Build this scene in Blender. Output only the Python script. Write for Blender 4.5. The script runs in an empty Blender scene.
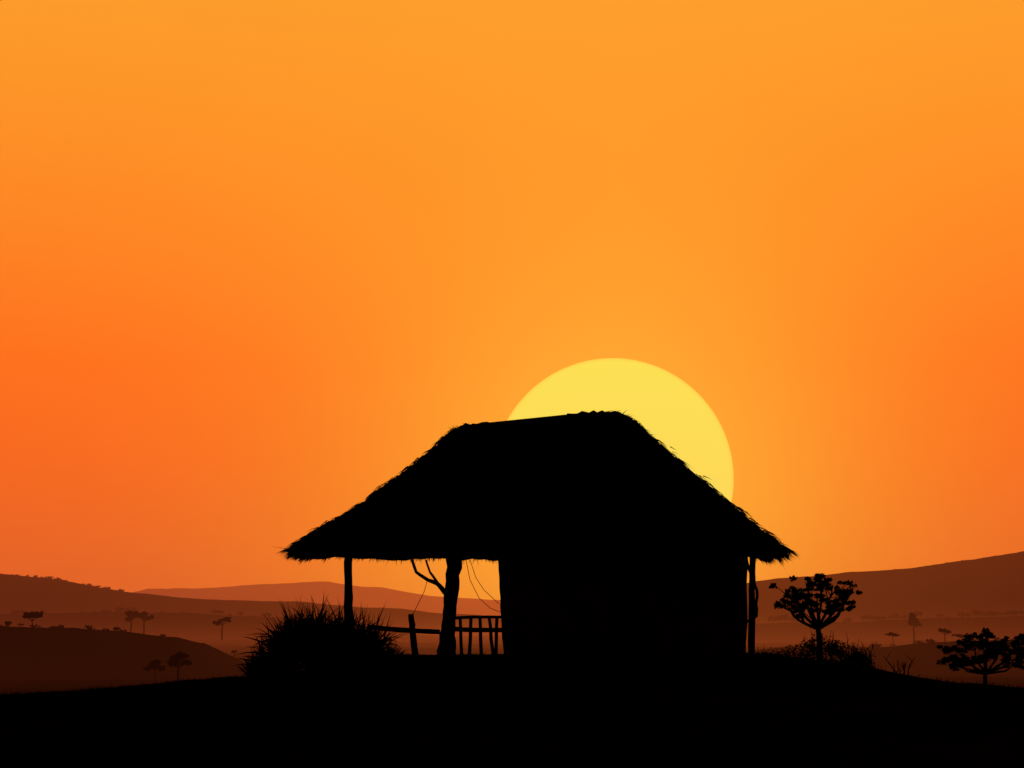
import bpy, math, random
import numpy as np
from mathutils import Vector, Matrix, noise
random.seed(7); np.random.seed(7)
S=bpy.context.scene
S.view_settings.view_transform='Standard'; S.view_settings.look='None'
S.view_settings.exposure=0; S.view_settings.gamma=1
F=1991.0; HY=622.0; EYE=1.6
tilt=math.atan((HY-384)/F)
cam=bpy.data.cameras.new("camera"); camo=bpy.data.objects.new("camera",cam)
S.collection.objects.link(camo); S.camera=camo
cam.sensor_width=36; cam.lens=F*36/1024; cam.clip_end=120000; cam.clip_start=0.1
camo.location=(0,0,EYE); camo.rotation_euler=(math.pi/2+tilt,0,0)
def P(px,py,D):
    u=(px-512)/F; v=(384-py)/F
    dy=math.cos(tilt)-v*math.sin(tilt); dz=math.sin(tilt)+v*math.cos(tilt)
    k=D/dy
    return Vector((u*k,D,EYE+dz*k))
def lin(c):
    o=[]
    for a in c:
        a/=255.0
        o.append(a/12.92 if a<=0.04045 else ((a+0.055)/1.055)**2.4)
    return (*o,1)
def smooth(a,b,x):
    t=np.clip((x-a)/(b-a),0,1); return t*t*(3-2*t)
# ---------------------------------------------------------------- materials
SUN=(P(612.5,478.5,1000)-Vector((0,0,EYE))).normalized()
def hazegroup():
    g=bpy.data.node_groups.new("painted_aerial_haze","ShaderNodeTree")  # haze painted into materials as emission, stronger with distance and on low ground
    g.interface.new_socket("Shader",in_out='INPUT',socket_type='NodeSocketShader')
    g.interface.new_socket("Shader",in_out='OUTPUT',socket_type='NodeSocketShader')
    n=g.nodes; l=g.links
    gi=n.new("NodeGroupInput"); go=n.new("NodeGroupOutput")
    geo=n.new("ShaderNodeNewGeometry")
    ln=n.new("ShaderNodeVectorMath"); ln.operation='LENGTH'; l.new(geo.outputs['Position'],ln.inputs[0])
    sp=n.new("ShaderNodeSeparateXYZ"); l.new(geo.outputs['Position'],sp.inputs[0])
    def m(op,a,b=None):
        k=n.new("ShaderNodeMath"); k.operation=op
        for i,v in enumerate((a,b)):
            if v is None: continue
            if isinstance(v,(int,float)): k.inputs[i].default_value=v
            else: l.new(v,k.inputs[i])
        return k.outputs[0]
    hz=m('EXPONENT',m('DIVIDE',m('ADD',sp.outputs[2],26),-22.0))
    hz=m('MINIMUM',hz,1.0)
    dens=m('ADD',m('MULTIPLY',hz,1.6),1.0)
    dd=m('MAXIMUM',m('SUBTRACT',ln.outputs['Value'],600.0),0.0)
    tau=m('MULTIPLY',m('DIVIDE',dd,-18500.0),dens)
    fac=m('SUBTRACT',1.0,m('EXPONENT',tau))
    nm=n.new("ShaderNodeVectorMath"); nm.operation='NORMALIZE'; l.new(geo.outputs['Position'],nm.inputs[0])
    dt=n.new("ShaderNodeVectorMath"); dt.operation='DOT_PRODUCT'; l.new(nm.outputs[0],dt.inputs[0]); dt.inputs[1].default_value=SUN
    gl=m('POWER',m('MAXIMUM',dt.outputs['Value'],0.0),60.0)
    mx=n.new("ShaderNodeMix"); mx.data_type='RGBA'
    l.new(gl,mx.inputs[0]); mx.inputs[6].default_value=lin((196,82,42)); mx.inputs[7].default_value=lin((238,110,46))  # painted haze colour, brighter towards the sun
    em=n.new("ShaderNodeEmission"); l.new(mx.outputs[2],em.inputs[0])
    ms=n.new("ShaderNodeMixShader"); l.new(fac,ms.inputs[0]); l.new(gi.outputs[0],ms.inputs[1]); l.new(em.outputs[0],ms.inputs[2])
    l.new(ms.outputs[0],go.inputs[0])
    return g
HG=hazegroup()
def mat(name,c1,c2,scale=4.0,stretch=(1,1,1),rough=0.95,bump=0.3,haze=False,spec=0.1):
    m=bpy.data.materials.new(name); m.use_nodes=True
    n=m.node_tree.nodes; l=m.node_tree.links; b=n['Principled BSDF']; out=n['Material Output']
    b.inputs['Roughness'].default_value=rough
    b.inputs['Specular IOR Level'].default_value=spec
    tc=n.new("ShaderNodeTexCoord"); mp=n.new("ShaderNodeMapping"); mp.inputs['Scale'].default_value=stretch
    l.new(tc.outputs['Object'],mp.inputs[0])
    nz=n.new("ShaderNodeTexNoise"); nz.inputs['Scale'].default_value=scale; nz.inputs['Detail'].default_value=7; nz.inputs['Roughness'].default_value=0.65
    l.new(mp.outputs[0],nz.inputs[0])
    r=n.new("ShaderNodeValToRGB"); r.color_ramp.elements[0].position=0.35; r.color_ramp.elements[1].position=0.68
    r.color_ramp.elements[0].color=(*c1,1); r.color_ramp.elements[1].color=(*c2,1)
    l.new(nz.outputs[0],r.inputs[0]); l.new(r.outputs[0],b.inputs['Base Color'])
    if bump:
        bp=n.new("ShaderNodeBump"); bp.inputs['Strength'].default_value=bump; bp.inputs['Distance'].default_value=0.05
        l.new(nz.outputs[0],bp.inputs['Height']); l.new(bp.outputs[0],b.inputs['Normal'])
    if haze:  # lays the emissive haze colour over the surface, no real mist volume
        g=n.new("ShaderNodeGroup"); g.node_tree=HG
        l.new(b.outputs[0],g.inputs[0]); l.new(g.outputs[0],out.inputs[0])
    return m
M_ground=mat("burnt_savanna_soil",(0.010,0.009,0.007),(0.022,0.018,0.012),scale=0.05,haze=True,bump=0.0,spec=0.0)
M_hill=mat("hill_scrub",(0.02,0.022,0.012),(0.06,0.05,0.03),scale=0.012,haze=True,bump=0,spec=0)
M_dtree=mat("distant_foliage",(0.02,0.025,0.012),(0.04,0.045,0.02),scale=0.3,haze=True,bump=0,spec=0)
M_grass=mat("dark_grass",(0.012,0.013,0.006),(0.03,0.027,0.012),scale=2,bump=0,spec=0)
M_thatch=mat("thatch_straw",(0.08,0.055,0.028),(0.17,0.125,0.065),scale=9,stretch=(1,1,0.3),bump=0.3,spec=0)
M_mud=mat("mud_wall",(0.09,0.06,0.036),(0.18,0.12,0.075),scale=2.2,bump=0.5,spec=0)
M_floor=mat("packed_earth",(0.02,0.016,0.011),(0.045,0.034,0.022),scale=3,bump=0.3,spec=0)
M_wood=mat("weathered_wood",(0.05,0.035,0.022),(0.12,0.085,0.055),scale=6,stretch=(4,4,0.6),bump=0.5,spec=0)
M_bark=mat("bark",(0.035,0.026,0.018),(0.09,0.065,0.045),scale=14,stretch=(1,1,.3),bump=0.5,spec=0)
M_leaf=mat("leaves",(0.03,0.04,0.014),(0.06,0.08,0.03),scale=5,bump=0,spec=0)
M_rope=mat("sisal_rope",(0.1,0.08,0.05),(0.2,0.15,0.09),scale=30,bump=0)
# ---------------------------------------------------------------- mesh helpers
class MB:
    def __init__(s): s.v=[]; s.f=[]
    def obj(s,name,mat,parent=None,smooth_=False):
        me=bpy.data.meshes.new(name); me.from_pydata([tuple(a) for a in s.v],[],s.f); me.update()
        me.materials.append(mat)
        if smooth_: me.polygons.foreach_set("use_smooth",[True]*len(me.polygons))
        o=bpy.data.objects.new(name,me); S.collection.objects.link(o)
        if parent: o.parent=parent
        return o
    def tube(s,pts,rads,seg=8,jit=0.0):
        pts=[Vector(p) for p in pts]; b0=len(s.v); n=len(pts)
        up=Vector((0.13,1,0.07)).normalized()
        for i,p in enumerate(pts):
            d=(pts[min(i+1,n-1)]-pts[max(i-1,0)]).normalized()
            a=d.cross(up)
            if a.length<0.05: a=d.cross(Vector((1,0,0)))
            a.normalize(); b=d.cross(a)
            for k in range(seg):
                t=2*math.pi*k/seg; r=rads[i]*(1+jit*random.uniform(-1,1))
                s.v.append(p+a*math.cos(t)*r+b*math.sin(t)*r)
        for i in range(n-1):
            for k in range(seg):
                k2=(k+1)%seg
                s.f.append((b0+i*seg+k,b0+i*seg+k2,b0+(i+1)*seg+k2,b0+(i+1)*seg+k))
        s.f.append(tuple(b0+k for k in range(seg))[::-1]); s.f.append(tuple(b0+(n-1)*seg+k for k in range(seg)))
    def blade(s,p,d,L,w,droop=0.0,side=None,n=3):
        d=d.normalized()
        if side is None:
            side=d.cross(Vector((random.uniform(-1,1),random.uniform(-1,1),random.uniform(-1,1))))
            if side.length<1e-3: side=Vector((1,0,0))
            side.normalize()
        b0=len(s.v); q=p.copy(); dd=d.copy()
        for i in range(n):
            ww=w*(1-i/n)*0.5+w*0.08
            s.v.append(q-side*ww); s.v.append(q+side*ww)
            q=q+dd*(L/n); dd=(dd+Vector((0,0,-droop/n))).normalized()
        s.v.append(q)
        for i in range(n-1): s.f.append((b0+2*i,b0+2*i+1,b0+2*i+3,b0+2*i+2))
        s.f.append((b0+2*n-2,b0+2*n-1,b0+2*n))
    def leaf(s,p,sz):
        a=Vector((random.gauss(0,1),random.gauss(0,1),random.gauss(0,1))).normalized()
        b=a.cross(Vector((random.gauss(0,1),random.gauss(0,1),random.gauss(0,1)))).normalized()
        k=len(s.v); s.v+= [p-a*sz,p-b*sz*.45,p+a*sz,p+b*sz*.45]; s.f.append((k,k+1,k+2,k+3))
def empty(name,loc=(0,0,0)):
    e=bpy.data.objects.new(name,None); S.collection.objects.link(e); e.empty_display_size=0.5
    return e
def wob(pts,n,amp):
    out=[]
    for i in range(len(pts)-1):
        for k in range(n):
            t=k/n; p=Vector(pts[i]).lerp(Vector(pts[i+1]),t)
            if not(i==0 and k==0): p=p+Vector((random.uniform(-amp,amp),random.uniform(-amp,amp),0))
            out.append(p)
    out.append(Vector(pts[-1])); return out
# ---------------------------------------------------------------- ground
cp=[(-700,735),(-300,715),(0,698),(120,690),(240,676),(330,668),(400,661),(500,657),(760,656),(820,662),(870,672),(960,687),(1024,690),(1300,705),(1700,730)]
cx=np.array([P(a,b,44)[0] for a,b in cp]); cz=np.array([P(a,b,44)[2] for a,b in cp])
def gz(x,y):
    x=np.asarray(x,float); y=np.asarray(y,float)
    c=(np.interp(x-0.5,cx,cz)+np.interp(x+.5,cx,cz)+np.interp(x,cx,cz))/3
    k=smooth(14,38,y)
    z=c*k
    back=np.maximum(y-47,0); z=z-0.05*np.minimum(back,40)
    rho=np.hypot(x,y-30)
    w=smooth(45,300,rho)
    z=z*(1-w)-26*w
    z=z+0.03*np.sin(x*1.7+.6*np.sin(y*.9))*np.sin(y*1.3)+0.02*np.sin(x*4.1+y*2.3)+0.05*np.sin(x*.63+2)*np.sin(x*.29+y*.2)
    z=z+w*(1.6*np.sin(x/170+1)*np.sin(y/260)+1.0*np.sin(x/67+y/90))
    return z
def G(x,y): return float(gz(x,y))
rad=np.concatenate([[0.0],np.geomspace(1.0,36,70),np.linspace(36.5,75,90),np.geomspace(76,38000,150)])
A=900
ang=np.linspace(0,2*math.pi,A,endpoint=False)
mb=MB()
R,T=np.meshgrid(rad[1:],ang,indexing='ij')
X=R*np.sin(T); Y=R*np.cos(T); Z=gz(X,Y)
V=np.stack([X,Y,Z],-1).reshape(-1,3)
mb.v=[(0,0,G(0,0))]+V.tolist()
for k in range(A): mb.f.append((0,1+(k+1)%A,1+k))
nr=len(rad)-1
for i in range(nr-1):
    b=1+i*A
    for k in range(A):
        k2=(k+1)%A
        mb.f.append((b+k,b+k2,b+A+k2,b+A+k))
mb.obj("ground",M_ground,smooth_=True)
# ---------------------------------------------------------------- hills
def hill(name,D,pts,depth,seed,rough,base=-27,nx=420):
    a=[p[0] for p in pts]; b=[p[1] for p in pts]
    m=MB(); us=np.linspace(a[0],a[-1],nx)
    ss=[0,.1,.2,.32,.44,.56,.68,.8,.9,.96,1.0]
    rows=[(s,D-depth*(1-s)) for s in ss]+[(.93,D+depth*.1),(.75,D+depth*.25),(.4,D+depth*.55),(0,D+depth)]
    for s,y in rows:
        for u in us:
            py=np.interp(u,a,b)
            nzv=noise.fractal(Vector((u*0.012,seed,0)),1.0,2.0,6)*rough
            edge=min(1,(u-a[0])/120,(a[-1]-u)/120); edge=max(0,edge)
            c=P(u,py-nzv,D); H=c[2]-base
            x=(u-512)/F*y
            n2=noise.fractal(Vector((u*.02,y/depth*3,seed+5)),1.0,2.0,5)*.10*(1 if s<.95 else 0)
            sh=s**1.15
            m.v.append((x,y,base+H*edge*max(0,sh*(1+n2))))
    for i in range(len(rows)-1):
        for k in range(nx-1):
            m.f.append((i*nx+k,i*nx+k+1,(i+1)*nx+k+1,(i+1)*nx+k))
    return m.obj(name,M_hill,smooth_=True)
farp=[(-900,590),(-300,598),(60,598),(120,594),(150,588),(200,590),(260,584),(330,582),(380,587),(430,596),(520,601),(640,600),(740,592),(900,588),(1300,585),(1900,592)]
lp=[(-1000,556),(-400,560),(-100,566),(0,573),(40,577),(90,585),(130,592),(180,597),(240,600),(320,604),(400,609),(480,616),(560,624),(640,632)]
rp=[(560,625),(640,606),(700,592),(756,581),(800,576),(860,572),(910,568),(960,561),(1000,555),(1024,551),(1150,543),(1400,548),(1900,565)]
mrp=[(600,632),(700,626),(780,622),(850,622),(930,618),(1024,616),(1200,610),(1600,618)]
nlp=[(-700,612),(-300,618),(0,625),(60,627),(130,631),(180,638),(220,648),(260,662),(330,676)]
nrp=[(640,672),(740,650),(800,645),(860,647),(920,643),(980,641),(1060,637),(1300,630),(1700,640)]
mlp=[(-300,622),(0,614),(120,612),(200,613),(280,618),(380,626),(470,634)]
hill("hill",20000,farp,3000,1,3)
hill("hill",5600,lp,1200,11,2.5)
hill("hill",5200,rp,1100,21,2.5)
hill("hill",3300,mrp,500,31,1.5)
hill("hill",3600,mlp,600,36,1.5)
hill("hill",1150,nlp,220,41,2.5)
hill("hill",1350,nrp,260,51,2.5)
def treeline(name,D,pts,x0,x1,n,h0,h1,seed,dz=0):
    random.seed(seed); m=MB()
    a=[p[0] for p in pts]; b=[p[1] for p in pts]
    for i in range(n):
        u=random.uniform(x0,x1)
        hpx=random.uniform(h0,h1)
        base=P(u,np.interp(u,a,b)+random.uniform(0,3)+dz,D-random.uniform(0,40))
        h=hpx*D/F; w=h*random.uniform(.5,1.1)
        for k in range(40):
            t=random.uniform(0,2*math.pi); r=w*math.sqrt(random.random())
            p=base+Vector((r*math.cos(t),r*math.sin(t),h*(.4+.55*random.random()*(1-.4*(r/w)**2))))
            m.leaf(p,h*random.uniform(.16,.34))
        m.tube([base-Vector((0,0,h*.5)),base+Vector((0,0,h*.6))],[h*.05,h*.03],5)
    m.obj(name,M_dtree)
treeline("distant_trees",5590,lp,-80,125,110,1.5,4.5,3,1.5)
treeline("distant_trees",5190,rp,860,1100,50,1,3,4,1.5)
treeline("distant_trees",3290,mrp,770,1080,34,3,9,5)
treeline("distant_trees",3590,mlp,10,300,30,2,6,6)
treeline("distant_trees",1145,nlp,-60,240,26,2,6,8,1)
treeline("distant_trees",1345,nrp,780,1080,26,2,6,9,1)
# ---------------------------------------------------------------- acacia trees
def acacia(name,px,pyb,D,hpx,wpx,seed,leafs=1.0,mleaf=None,mbark=None,nb=7,lean=0,crowns=None,lsz=1.0,forkz=.42,nl=60,flat=.6,spread=.45):
    random.seed(seed); mleaf=mleaf or M_leaf; mbark=mbark or M_bark
    base=P(px,pyb,D); k=D/F; H=hpx*k; W=wpx*k/2
    wood=MB(); fol=MB()
    fork=base+Vector((lean*k,0,H*forkz))
    wood.tube(wob([base-Vector((0,0,.25*H if D<100 else .5*H)),base+Vector((lean*k*.3,0,H*.2)),fork],3,H*.012),
              np.linspace(H*.042,H*.027,7),8,.1)
    if crowns is None:
        crowns=[]
        for i in range(nb):
            t=(i+.5)/nb*2-1
            crowns.append((t*.75+random.uniform(-.1,.1), random.uniform(.62,.88)-.18*abs(t), random.uniform(.3,.45)))
    for (cx_,cz_,cr) in crowns:
        tip=base+Vector((cx_*W,random.uniform(-.55,.55)*W*.8,cz_*H))
        mid=fork.lerp(tip,.5)+Vector((cx_*W*.12,0,-H*.04))
        wood.tube(wob([fork,mid,tip],3,H*.012),np.linspace(H*.02,H*.006,7),6)
        for j in range(6):
            q=mid.lerp(tip,random.uniform(.2,1)); e=tip+Vector((random.gauss(0,spread)*cr*W,random.gauss(0,.5)*cr*W,random.uniform(-.06,.05)*H))
            wood.tube([q,q.lerp(e,.5)+Vector((0,0,-.01*H)),e],[H*.006,H*.005,H*.003],4)
            for c in range(2):
                cc=e+Vector((random.gauss(0,.35)*cr*W,random.gauss(0,.3)*cr*W,random.uniform(-.04,.04)*H))
                rr=cr*W*random.uniform(.18,.5)
                for i in range(int(nl*leafs)):
                    v=Vector((random.gauss(0,1),random.gauss(0,1),random.gauss(0,1))); v.normalize(); v*=rr*random.random()**.5
                    v.z*=flat
                    fol.leaf(cc+v,H*random.uniform(.008,.017)*lsz)
    e=empty(name)
    wood.obj("trunk_and_limbs",mbark,e,True); fol.obj("crown",mleaf,e)
    return e
acacia("acacia_tree",819,668,53,91,86,15,1.0,nl=70,lsz=1.3,forkz=.42,spread=.6,crowns=[(-.78,.7,.26),(-.62,.84,.26),(-.35,.8,.26),(-.2,.92,.24),(.08,.96,.24),(.3,.9,.26),(.48,.78,.24),(.8,.82,.26),(-.5,.62,.22),(.35,.66,.22),(0,.78,.26),(.66,.68,.2),(-.15,.64,.22)])
acacia("acacia_tree",986,697,56,67,84,19,1.0,nl=80,lsz=1.6,forkz=.34,spread=.6,crowns=[(-.85,.58,.3),(-.68,.74,.3),(-.38,.82,.3),(-.1,.78,.3),(.12,.94,.26),(.4,.84,.3),(.7,.78,.3),(.9,.66,.28),(.5,.58,.28),(.05,.6,.28),(-.4,.56,.28),(.25,.7,.3),(-.65,.48,.22),(.78,.5,.22)])
for (px,py,D,h,w,s) in [(32,629,1100,19,20,1),(131,631,1900,23,14,2),(144,631,1900,22,12,3),(222,632,1500,16,17,4),
        (155,678,820,20,18,5),(178,679,800,28,20,6),(914,636,2000,24,12,7),(893,640,1250,9,14,8),(962,642,1290,10,18,12),(945,640,1290,13,12,14)]:
    acacia("acacia_tree",px,py,D,h,w,s,.5,M_dtree,M_dtree,nb=6,lsz=5.5,nl=60)
# ---------------------------------------------------------------- bushes
def yucca(name,clumps,blade_n,D0,seed):
    random.seed(seed); m=MB()
    for (px,py,rpx,hpx) in clumps:
        D=D0+random.uniform(-.9,.9); k=D/F
        c=P(px,py,D); r=rpx*k; h=hpx*k
        for i in range(blade_n):
            th=random.uniform(0,2*math.pi); el=random.uniform(.1,1.5)
            d=Vector((math.cos(th)*math.cos(el),math.sin(th)*math.cos(el),math.sin(el)))
            L=h*random.uniform(.5,1.0)*(1 if random.random()<.95 else 1.25)
            p=c+Vector((random.gauss(0,.3)*r,random.gauss(0,.3)*r,random.uniform(-.1,.35)*h))
            m.blade(p,d,L*.8,random.uniform(.015,.06),droop=random.uniform(.1,1.4),n=4)
    return m.obj(name,M_leaf)
yucca("spiky_bush",[(262,676,20,30),(276,670,24,46),(296,664,22,64),(318,660,22,66),(335,664,24,56),(352,662,22,60),(372,664,20,50),(388,672,16,34),(310,650,20,50),(345,652,20,44),(288,655,20,44),(364,658,20,46),(325,675,40,50)],330,40.5,3)
def shrub(name,px0,px1,pyb,pts,D,seed,n,sticks=10):
    random.seed(seed); w=MB(); f=MB(); a=[p[0] for p in pts]; b=[p[1] for p in pts]
    for i in range(n):
        u=random.uniform(px0,px1); top=np.interp(u,a,b); d=D+random.uniform(-.8,.8)
        v=random.uniform(top+3,pyb)
        c=P(u,v,d); root=P(u*.6+(px0+px1)/2*.4,pyb+4,d)
        w.tube([root,root.lerp(c,.5)+Vector((random.uniform(-.05,.05),0,0)),c],[.012,.009,.004],4)
        for k in range(70):
            g=Vector((random.gauss(0,.085),random.gauss(0,.1),random.gauss(0,.06)))
            f.leaf(c+g,random.uniform(.02,.05))
    for i in range(sticks):
        u=random.uniform(px0,px1); top=np.interp(u,a,b)
        r=P(u,pyb,D); t=P(u+random.uniform(-8,8),top-random.uniform(2,9),D)
        w.tube(wob([r,t],4,.02),np.linspace(.014,.005,5),5)
    e=empty(name); w.obj("twigs",M_bark,e); f.obj("leaves",M_leaf,e); return e
shrub("bush",782,874,680,[(780,656),(792,642),(808,640),(822,632),(838,642),(852,640),(866,652),(880,668)],50,4,130,12)
shrub("bush",756,790,664,[(756,654),(770,652),(790,656)],49,6,34,2)
random.seed(3)
m=MB()
def twig(px,py,D,h,n,spread):
    r=P(px,py,D)
    for i in range(n):
        L=h*D/F*random.uniform(.5,1); a=random.uniform(-spread,spread)
        t=r+Vector((math.sin(a)*L,random.uniform(-.2,.2)*L,math.cos(a)*L))
        pts=wob([r-Vector((0,0,.2)),r.lerp(t,.5)+Vector((0,0,.03)),t],3,.02)
        m.tube(pts,np.linspace(.02,.006,7),4)
        for k in range(3):
            q=pts[random.randint(3,5)]; m.tube([q,q+Vector((random.uniform(-.2,.2),random.uniform(-.1,.1),random.uniform(.08,.22)))],[.009,.004],4)
twig(903,684,48,36,6,.8); twig(868,678,48,42,4,.14)
m.obj("dry_twigs",M_bark)
# ---------------------------------------------------------------- grass
random.seed(11)
m=MB()
for i in range(26000):
    y=random.uniform(34,62) if i%3 else random.uniform(40,50); x=random.uniform(-.29,.29)*y*1.25
    if 41.5<y<46.5 and -.6<x<5.5: continue
    cl=noise.noise(Vector((x*.9,y*.5,0)))
    if cl<-.1 and random.random()<.7: continue
    L=random.uniform(.03,.08)*(1+max(0,cl)*1.6)
    m.blade(Vector((x,y,G(x,y)-.01)),Vector((random.gauss(0,.35),random.gauss(0,.35),1)),L,.016,droop=.5,n=2)
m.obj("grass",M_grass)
# ---------------------------------------------------------------- hut
hut=empty("thatched_hut")
random.seed(21)
FE,BE,RY=41.2,46.8,44.0
ridge_px=[(440,442),(448,434),(456,427),(466,424),(480,422),(500,424),(522,422),(545,418),(562,416),(575,412),(600,411),(616,411),(628,416),(640,428)]
ra=[p[0] for p in ridge_px]; rb=[p[1] for p in ridge_px]
eL=P(286,549,FE); eR=P(792,550,FE)
ezL,ezR=eL.z,eR.z
def eave(t):
    x0,x1=eL.x,eR.x; y0,y1=FE,BE; w=x1-x0; d=y1-y0; Ptot=2*(w+d); s=(t%1)*Ptot
    if s<w: x,y=x0+s,y0
    elif s<w+d: x,y=x1,y0+s-w
    elif s<2*w+d: x,y=x1-(s-w-d),y1
    else: x,y=x0,y1-(s-2*w-d)
    r=.55
    qx=min(max(x,x0+r),x1-r); qy=min(max(y,y0+r),y1-r)
    v=Vector((x-qx,y-qy,0))
    if v.x!=0 and v.y!=0: v=v.normalized()*r
    f=(qx+v.x-x0)/(x1-x0)
    z=ezL+(ezR-ezL)*f
    z-=.04*math.sin(math.pi*min(max(f,0),1))
    z+=.12*smooth(RY,BE,qy)
    return Vector((qx+v.x,qy+v.y,float(z)))
xr0,xr1=P(462,426,RY).x,P(626,417,RY).x
def ridgept(e):
    x=min(max(e.x,xr0),xr1)
    u=512+x/RY*F*.9935
    z=P(512,np.interp(u,ra,rb),RY).z-.06
    side=-1 if e.y<RY-1 else (1 if e.y>RY+1 else 0)
    return Vector((x,RY+side*.14,z))
def roof(t,s,lift=0):
    e=eave(t); r=ridgept(e); p=e.lerp(r,s)
    lf=max(0,min(1,(xr0-e.x)/2.0))
    rf=max(0,min(1,(e.x-xr1)/2.0))
    p.z-=math.sin(math.pi*s)*(.05+.11*lf+.02*rf)
    # rounded shoulder at the left ridge end
    n=noise.fractal(Vector((p.x*.9,p.y*.9,p.z*.9)),1,2,5)*.08+noise.noise(Vector((p.x*4.2,p.y*4.2,p.z*4.2)))*.035
    p.z+=n+lift
    return p
NT,NS=420,44
m=MB()
for j in range(NS+1):
    for i in range(NT): m.v.append(roof(i/NT,j/NS))
for j in range(NS):
    for i in range(NT):
        i2=(i+1)%NT; m.f.append((j*NT+i,j*NT+i2,(j+1)*NT+i2,(j+1)*NT+i))
b=len(m.v)
m.f.append(tuple(NS*NT+i for i in range(NT)))
for j in range(0,NS+1,4):
    for i in range(NT):
        p=roof(i/NT,j/NS); c=Vector(((eL.x+eR.x)/2,RY,p.z))
        q=p+(c-p)*.012; q.z-=.12; m.v.append(q)
for i in range(NT):
    i2=(i+1)%NT; m.f.append((i,b+i,b+i2,i2))
for j in range(len(range(0,NS+1,4))-1):
    for i in range(NT):
        i2=(i+1)%NT; m.f.append((b+j*NT+i,b+(j+1)*NT+i,b+(j+1)*NT+i2,b+j*NT+i2))
m.obj("roof_thatch_bed",M_thatch,hut)
m=MB()
def slope(t,s):
    p=roof(t,s); q=roof(t,max(0,s-.04)) if s>.04 else roof(t,0)+(roof(t,0)-roof(t,.05))*.5
    return p,(q-p)
for i in range(24000):
    t=random.random(); s=random.random()**1.1
    p,d=slope(t,s)
    if d.length<1e-4: continue
    d.normalize(); d+=Vector((random.gauss(0,.1),random.gauss(0,.1),random.gauss(.05,.07)))
    m.blade(p+Vector((0,0,random.uniform(0,.04))),d,random.uniform(.18,.42),.022,droop=.12,n=2)
# raised shaggy bundles, more of them on the hips
for i in range(900):
    t=random.random()
    if i%2:
        c=random.choice([0,.325,.5,.825,.66,.99]); t=(c+random.gauss(0,.03))%1
    s=random.uniform(.03,.97); p,d=slope(t,s)
    if d.length<1e-4: continue
    d.normalize(); d=d+Vector((random.gauss(0,.1),random.gauss(0,.1),random.uniform(.02,.14)))
    for k in range(14):
        m.blade(p+Vector((random.gauss(0,.05),random.gauss(0,.05),random.uniform(.0,.07))),d+Vector((random.gauss(0,.09),random.gauss(0,.09),random.gauss(0,.06))),random.uniform(.15,.34),.02,droop=.25,n=2)
for i in range(9000):
    t=random.random(); p=roof(t,.015); o=(roof(t,0)-roof(t,.1)).normalized()
    cl=noise.noise(Vector((t*90,0,0)))+.8*noise.noise(Vector((t*260,3,0)))
    d=o+Vector((random.gauss(0,.22),random.gauss(0,.12),-.45+random.gauss(0,.2)))
    m.blade(p-Vector((0,0,random.uniform(0,.12))),d,random.uniform(.05,.15)*(1+1.0*cl)+(.12 if random.random()<.02 else 0),.018,droop=.4,n=2)
m.obj("roof_straw",M_thatch,hut)
m=MB()
pts=[];rd=[]
us=list(range(458,630,4))
for u in us:
    y=np.interp(u,ra,rb); p=P(u,y,RY); p.z-=.13+random.uniform(-.02,.03); pts.append(p); rd.append(.13+random.uniform(-.02,.02))
rd[0]=.05; rd[1]=.09; rd[-1]=.05; rd[-2]=.09
m.tube(pts,rd,12,.1)
for i in range(6500):
    u=random.uniform(450,634); y=np.interp(u,ra,rb); p=P(u,y+3,RY)
    sd=random.choice((-1,1)); p.y+=sd*random.uniform(0,.12); p.z-=random.uniform(0,.05)
    cl=noise.noise(Vector((u*.12,0,0)))+.7*noise.noise(Vector((u*.4,5,0)))
    up=random.uniform(-.7,.2)+.45*cl
    big=1.0 if u<570 else 1.35
    m.blade(p,Vector((random.gauss(.15 if u>560 else -.1,.6),sd*.8,up)),random.uniform(.08,.2)*big,.018,droop=.5,n=2)
for i in range(2600):
    u=random.uniform(606,654); p=P(u,np.interp(u,[606,628,640,654],[412,417,429,443])+random.uniform(-1,10),RY+random.gauss(0,.08))
    cl=noise.noise(Vector((u*.3,9,0)))
    m.blade(p,Vector((random.uniform(.1,1),random.gauss(0,.5),random.uniform(-1,.3)+.4*cl)),random.uniform(.06,.2),.018,droop=.6,n=2)
for i in range(1200):
    u=random.uniform(440,470); p=P(u,np.interp(u,ra,rb)+random.uniform(1,10),RY+random.gauss(0,.08))
    m.blade(p,Vector((random.uniform(-1,.1),random.gauss(0,.5),random.uniform(-.8,.3))),random.uniform(.06,.18),.018,droop=.6,n=2)
m.obj("ridge_cap",M_thatch,hut)
WF,WB=42.5,46.0
xl0,xl1=P(498,560,WF).x,P(504,658,WF).x
xr_0,xr_1=P(748,553,WF).x,P(746,656,WF).x
ztop=P(600,540,WF).z+.25; zbot=.55
def xat(side,z):
    f=(z-.83)/(3.0-.83)
    return (xl1+(xl0-xl1)*f) if side==0 else (xr_1+(xr_0-xr_1)*f)
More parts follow.
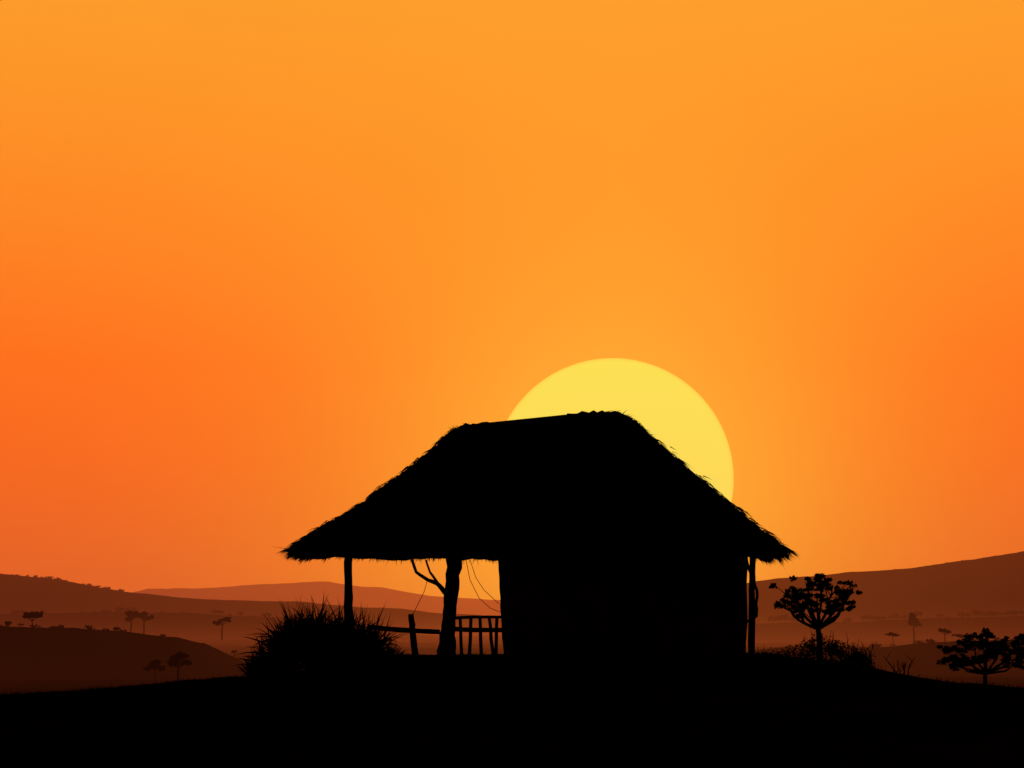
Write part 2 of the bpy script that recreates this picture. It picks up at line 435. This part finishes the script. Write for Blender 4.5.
def walls():
    m=MB(); z0,z1=zbot,ztop; nz=26
    for shell,(o,sgn) in enumerate(((0,1),(.16,-1))):
        loop=[]
        def addseg(ax,ay,bx,by,n):
            for i in range(n): loop.append((ax+(bx-ax)*i/n,ay+(by-ay)*i/n))
        oy=o
        addseg(0,WF+oy,1,WF+oy,60); addseg(1,WF+oy,1,WB-oy,30); addseg(1,WB-oy,0,WB-oy,60); addseg(0,WB-oy,0,WF+oy,30)
        b=len(m.v); n=len(loop)
        for j in range(nz+1):
            z=z0+(z1-z0)*j/nz
            for (fx,y) in loop:
                x=xat(0,z)+o+(xat(1,z)-xat(0,z)-2*o)*fx
                k=noise.fractal(Vector((x*1.3,y*1.3,z*1.3+shell*9)),1,2,4)*.03
                m.v.append((x+k,y+k*.8,z))
        for j in range(nz):
            for i in range(n):
                i2=(i+1)%n
                if i<60 and 27<=i<34 and z0+(z1-z0)*j/nz<2.55: continue
                if i<60 and 44<=i<49 and 1.75<z0+(z1-z0)*j/nz<2.35: continue
                f=(b+j*n+i,b+j*n+i2,b+(j+1)*n+i2,b+(j+1)*n+i)
                m.f.append(f if sgn>0 else f[::-1])
    return m
walls().obj("mud_walls",M_mud,hut,True)
m=MB()
dx0=xat(0,1)+(xat(1,1)-xat(0,1))*27/60; dx1=xat(0,1)+(xat(1,1)-xat(0,1))*34/60
npl=5
def box(m,a,b):
    k=len(m.v); (x0,y0,z0),(x1,y1,z1)=a,b
    m.v+=[(x0,y0,z0),(x1,y0,z0),(x1,y1,z0),(x0,y1,z0),(x0,y0,z1),(x1,y0,z1),(x1,y1,z1),(x0,y1,z1)]
    m.f+=[(k,k+3,k+2,k+1),(k+4,k+5,k+6,k+7),(k,k+1,k+5,k+4),(k+1,k+2,k+6,k+5),(k+2,k+3,k+7,k+6),(k+3,k,k+4,k+7)]
for i in range(npl):
    a=dx0+(dx1-dx0)*i/npl+.008; c=dx0+(dx1-dx0)*(i+1)/npl-.008
    box(m,(a,WF+.09,.8),(c,WF+.13,2.62+random.uniform(-.02,.02)))
box(m,(dx0,WF+.05,1.15),(dx1,WF+.088,1.27)); box(m,(dx0,WF+.05,2.2),(dx1,WF+.088,2.32))
m.obj("plank_door",M_wood,hut)
m=MB()
wx0=xat(0,2)+(xat(1,2)-xat(0,2))*44/60; wx1=xat(0,2)+(xat(1,2)-xat(0,2))*49/60
for i in range(5):
    x=wx0+(wx1-wx0)*(i+.5)/5; m.tube([(x,WF+.1,1.6),(x+.01,WF+.1,2.6)],[.03,.028],6)
m.obj("window_bars",M_wood,hut)
def post(name,pts,D,rads,amp=.012,n=4):
    m=MB(); q=wob([P(a,b,D) for a,b in pts],n,amp)
    r=np.interp(np.linspace(0,1,len(q)),np.linspace(0,1,len(rads)),rads)
    m.tube(q,r,10,.07); m.obj(name,M_wood,hut,True)
post("veranda_post",[(349,545),(348,580),(349,615),(349,668)],42.0,[.09,.085,.1,.1])
post("tree_trunk_post",[(455,545),(453,575),(451,600),(449,625),(447,645),(446,670)],43.5,[.19,.16,.15,.15,.19,.25],.015)
post("forked_branch",[(411,556),(416,572),(428,580),(438,584),(448,596),(452,606)],43.5,[.03,.035,.04,.05,.06,.06],.008,3)
post("forked_branch_tip",[(426,560),(430,572),(438,584)],43.5,[.02,.025,.035],.006,3)
post("corner_post",[(753,548),(752,580),(752,620),(751,664)],42.0,[.07,.065,.07,.075])
post("corner_brace",[(744,552),(750,572),(757,590),(756,616),(748,622)],42.0,[.04,.035,.03,.035,.04],.01)
post("railing_top",[(368,627),(400,630),(440,632)],42.3,[.05,.055,.05])
post("railing_post",[(411,614),(413,635),(417,666)],42.35,[.06,.07,.075])
post("railing_upper_bar",[(452,618),(475,617),(502,617)],42.3,[.035,.035,.03],.005)
post("railing_lower_bar",[(452,629),(475,630),(504,630)],42.3,[.05,.05,.05],.005)
for i,(a,b_) in enumerate([(460,462),(471,469),(480,482),(489,494),(497,496)]):
    post("baluster",[(a,616),(b_,664)],42.35,[.035,.04],.008)
m=MB()
m.tube(wob([P(300,549,42.0),P(500,550,42.0),P(770,549,42.0)],5,.015),[.05]*11,8)
m.tube(wob([P(315,555,46.0),P(500,555,46.0),P(755,554,46.0)],5,.015),[.05]*11,8)
for i in range(18):
    t=i/18; a=roof(t,.04); c=roof(t,.9); m.tube([a-Vector((0,0,.16)),c-Vector((0,0,.22))],[.035,.035],6)
m.obj("roof_beams",M_wood,hut)
def rope(pts,D):
    q=[P(a,b,D) for a,b in pts]; out=[]
    for i in range(len(q)-1):
        for k in range(5): out.append(q[i].lerp(q[i+1],k/5))
    out.append(q[-1]); m.tube(out,[.007]*len(out),5)
m=MB()
rope([(428,578),(424,592),(417,606),(411,618)],43.3)
rope([(466,560),(470,580),(479,598),(490,608),(500,612)],43.3)
rope([(470,560),(476,578),(484,590),(499,604)],43.3)
m.obj("hanging_ropes",M_rope,hut)
m=MB()
for (a,b_) in [(275,547),(269,546),(290,556)]:
    m.blade(P(288,549,FE),P(a,b_,FE)-P(288,549,FE),(P(a,b_,FE)-P(288,549,FE)).length,.03,n=2)
m.obj("loose_straw",M_thatch,hut)
m=MB(); N=60
for z,k in ((.35,1.06),(.80,1.03),(.86,1.0)):
    for i in range(N):
        e=eave(i/N); c=Vector(((eL.x+eR.x)/2,RY,0)); p=c+(e-c)*.86*k
        m.v.append((p.x,p.y,z+random.uniform(-.01,.01)))
for j in range(2):
    for i in range(N): m.f.append((j*N+i,j*N+(i+1)%N,(j+1)*N+(i+1)%N,(j+1)*N+i))
m.f.append(tuple(2*N+i for i in range(N)))
m.obj("earth_floor",M_floor,hut)
# ---------------------------------------------------------------- sun (real sphere, far away)
DS=60000.0
import bmesh
me=bpy.data.meshes.new("sun")
bm=bmesh.new(); bmesh.ops.create_uvsphere(bm,u_segments=160,v_segments=80,radius=DS*122/F*.985); bm.to_mesh(me); bm.free()
me.polygons.foreach_set("use_smooth",[True]*len(me.polygons))
so=bpy.data.objects.new("sun",me); S.collection.objects.link(so); so.location=Vector((0,0,EYE))+SUN*DS
m_=bpy.data.materials.new("sun_surface"); m_.use_nodes=True; n=m_.node_tree.nodes; l=m_.node_tree.links
n.remove(n['Principled BSDF']); em=n.new("ShaderNodeEmission"); l.new(em.outputs[0],n['Material Output'].inputs[0])
tc=n.new("ShaderNodeTexCoord"); sp=n.new("ShaderNodeSeparateXYZ"); l.new(tc.outputs['Generated'],sp.inputs[0])
r=n.new("ShaderNodeValToRGB"); l.new(sp.outputs[2],r.inputs[0])
r.color_ramp.elements[0].position=.3; r.color_ramp.elements[0].color=lin((254,214,88))
r.color_ramp.elements[1].position=.95; r.color_ramp.elements[1].color=lin((253,224,84))
# limb darkening toward the sky colour at the very edge (real solar limb, seen through haze)
lw=n.new("ShaderNodeLayerWeight"); lw.inputs[0].default_value=.5
lr=n.new("ShaderNodeMapRange"); lr.interpolation_type='SMOOTHSTEP'; l.new(lw.outputs['Facing'],lr.inputs[0]); lr.inputs[1].default_value=.72; lr.inputs[2].default_value=1.0; lr.inputs[4].default_value=.75
lm=n.new("ShaderNodeMix"); lm.data_type='RGBA'; l.new(lr.outputs[0],lm.inputs[0]); l.new(r.outputs[0],lm.inputs[6]); lm.inputs[7].default_value=lin((255,196,66))
l.new(lm.outputs[2],em.inputs[0]); me.materials.append(m_)
L=bpy.data.lights.new("sun_light",'SUN'); L.energy=0.03; L.angle=math.radians(.5); L.color=(1,.62,.3)
lo=bpy.data.objects.new("sun_light",L); S.collection.objects.link(lo)
az=math.atan2(SUN.x,SUN.y); el=math.radians(8.6)
dv=Vector((math.sin(az)*math.cos(el),math.cos(az)*math.cos(el),math.sin(el)))
lo.rotation_euler=dv.to_track_quat('Z','Y').to_euler(); lo.location=dv*200
# ---------------------------------------------------------------- sky
W=bpy.data.worlds.new("World"); S.world=W; W.use_nodes=True
n=W.node_tree.nodes; l=W.node_tree.links; bg=n['Background']; out=n['World Output']
def mth(op,a,b=None,c=None):
    k=n.new("ShaderNodeMath"); k.operation=op
    for i,v in enumerate((a,b,c)):
        if v is None: continue
        if isinstance(v,(int,float)): k.inputs[i].default_value=v
        else: l.new(v,k.inputs[i])
    return k.outputs[0]
tc=n.new("ShaderNodeTexCoord"); sp=n.new("ShaderNodeSeparateXYZ"); l.new(tc.outputs['Generated'],sp.inputs[0])
eldeg=mth('MULTIPLY',mth('ARCSINE',sp.outputs[2]),180/math.pi)
azdeg=mth('MULTIPLY',mth('ARCTAN2',sp.outputs[0],sp.outputs[1]),180/math.pi)
daz=mth('SUBTRACT',azdeg,math.degrees(az)); sel=math.degrees(math.asin(SUN.z)); de=mth('SUBTRACT',eldeg,sel)
def ramp(fac,stops):
    r=n.new("ShaderNodeValToRGB"); cr=r.color_ramp
    while len(cr.elements)<len(stops): cr.elements.new(.5)
    for e,(p,c) in zip(cr.elements,stops): e.position=p; e.color=c
    l.new(fac,r.inputs[0]); return r.outputs[0]
st=[(0,(216,94,42)),(2,(232,99,38)),(4.5,(247,104,32)),(7.3,(255,112,29)),(10.7,(255,131,34)),(15,(254,149,40)),(18.3,(252,158,44)),(24,(150,80,36)),(32,(50,26,18)),(50,(10,9,14))]
base=ramp(mth('DIVIDE',eldeg,60.0),[(a/60,lin(c)) for a,c in st])
q=mth('ADD',mth('POWER',mth('ABSOLUTE',mth('DIVIDE',daz,8.5)),2.0),mth('POWER',mth('ABSOLUTE',mth('DIVIDE',de,mth('ADD',6.0,mth('MULTIPLY',mth('GREATER_THAN',de,0.0),9.0)))),2.0))
glow=mth('MULTIPLY',mth('EXPONENT',mth('MULTIPLY',q,-1.0)),.85)
mx=n.new("ShaderNodeMix"); mx.data_type='RGBA'; l.new(glow,mx.inputs[0]); l.new(base,mx.inputs[6]); mx.inputs[7].default_value=lin((255,161,44))
q2=mth('ADD',mth('POWER',mth('ABSOLUTE',mth('DIVIDE',daz,4.5)),2.0),mth('POWER',mth('ABSOLUTE',mth('DIVIDE',de,4.5)),2.0))
halo=mth('MULTIPLY',mth('EXPONENT',mth('MULTIPLY',q2,-1.0)),.75)
mx2=n.new("ShaderNodeMix"); mx2.data_type='RGBA'; l.new(halo,mx2.inputs[0]); l.new(mx.outputs[2],mx2.inputs[6]); mx2.inputs[7].default_value=lin((255,178,58))
nz=n.new("ShaderNodeTexNoise"); nz.inputs['Scale'].default_value=9; nz.inputs['Detail'].default_value=4; l.new(tc.outputs['Generated'],nz.inputs[0])
var=mth('ADD',.97,mth('MULTIPLY',nz.outputs[0],.06))
fall=n.new("ShaderNodeMapRange"); fall.interpolation_type='SMOOTHSTEP'
l.new(mth('ABSOLUTE',daz),fall.inputs[0]); fall.inputs[1].default_value=20; fall.inputs[2].default_value=55; fall.inputs[3].default_value=1; fall.inputs[4].default_value=.008
low=n.new("ShaderNodeMapRange"); l.new(eldeg,low.inputs[0]); low.inputs[1].default_value=-2; low.inputs[2].default_value=-.3
sc=n.new("ShaderNodeVectorMath"); sc.operation='SCALE'; l.new(mx2.outputs[2],sc.inputs[0]); l.new(mth('MULTIPLY',mth('MULTIPLY',var,fall.outputs[0]),low.outputs[0]),sc.inputs[3])
l.new(sc.outputs[0],bg.inputs[0]); bg.inputs[1].default_value=1.0
sky=n.new("ShaderNodeTexSky"); sky.sky_type='NISHITA'; sky.sun_disc=False; sky.sun_elevation=math.radians(sel); sky.sun_rotation=az
bg2=n.new("ShaderNodeBackground"); l.new(sky.outputs[0],bg2.inputs[0]); bg2.inputs[1].default_value=0.0003
ad=n.new("ShaderNodeAddShader"); l.new(bg.outputs[0],ad.inputs[0]); l.new(bg2.outputs[0],ad.inputs[1]); l.new(ad.outputs[0],out.inputs[0])
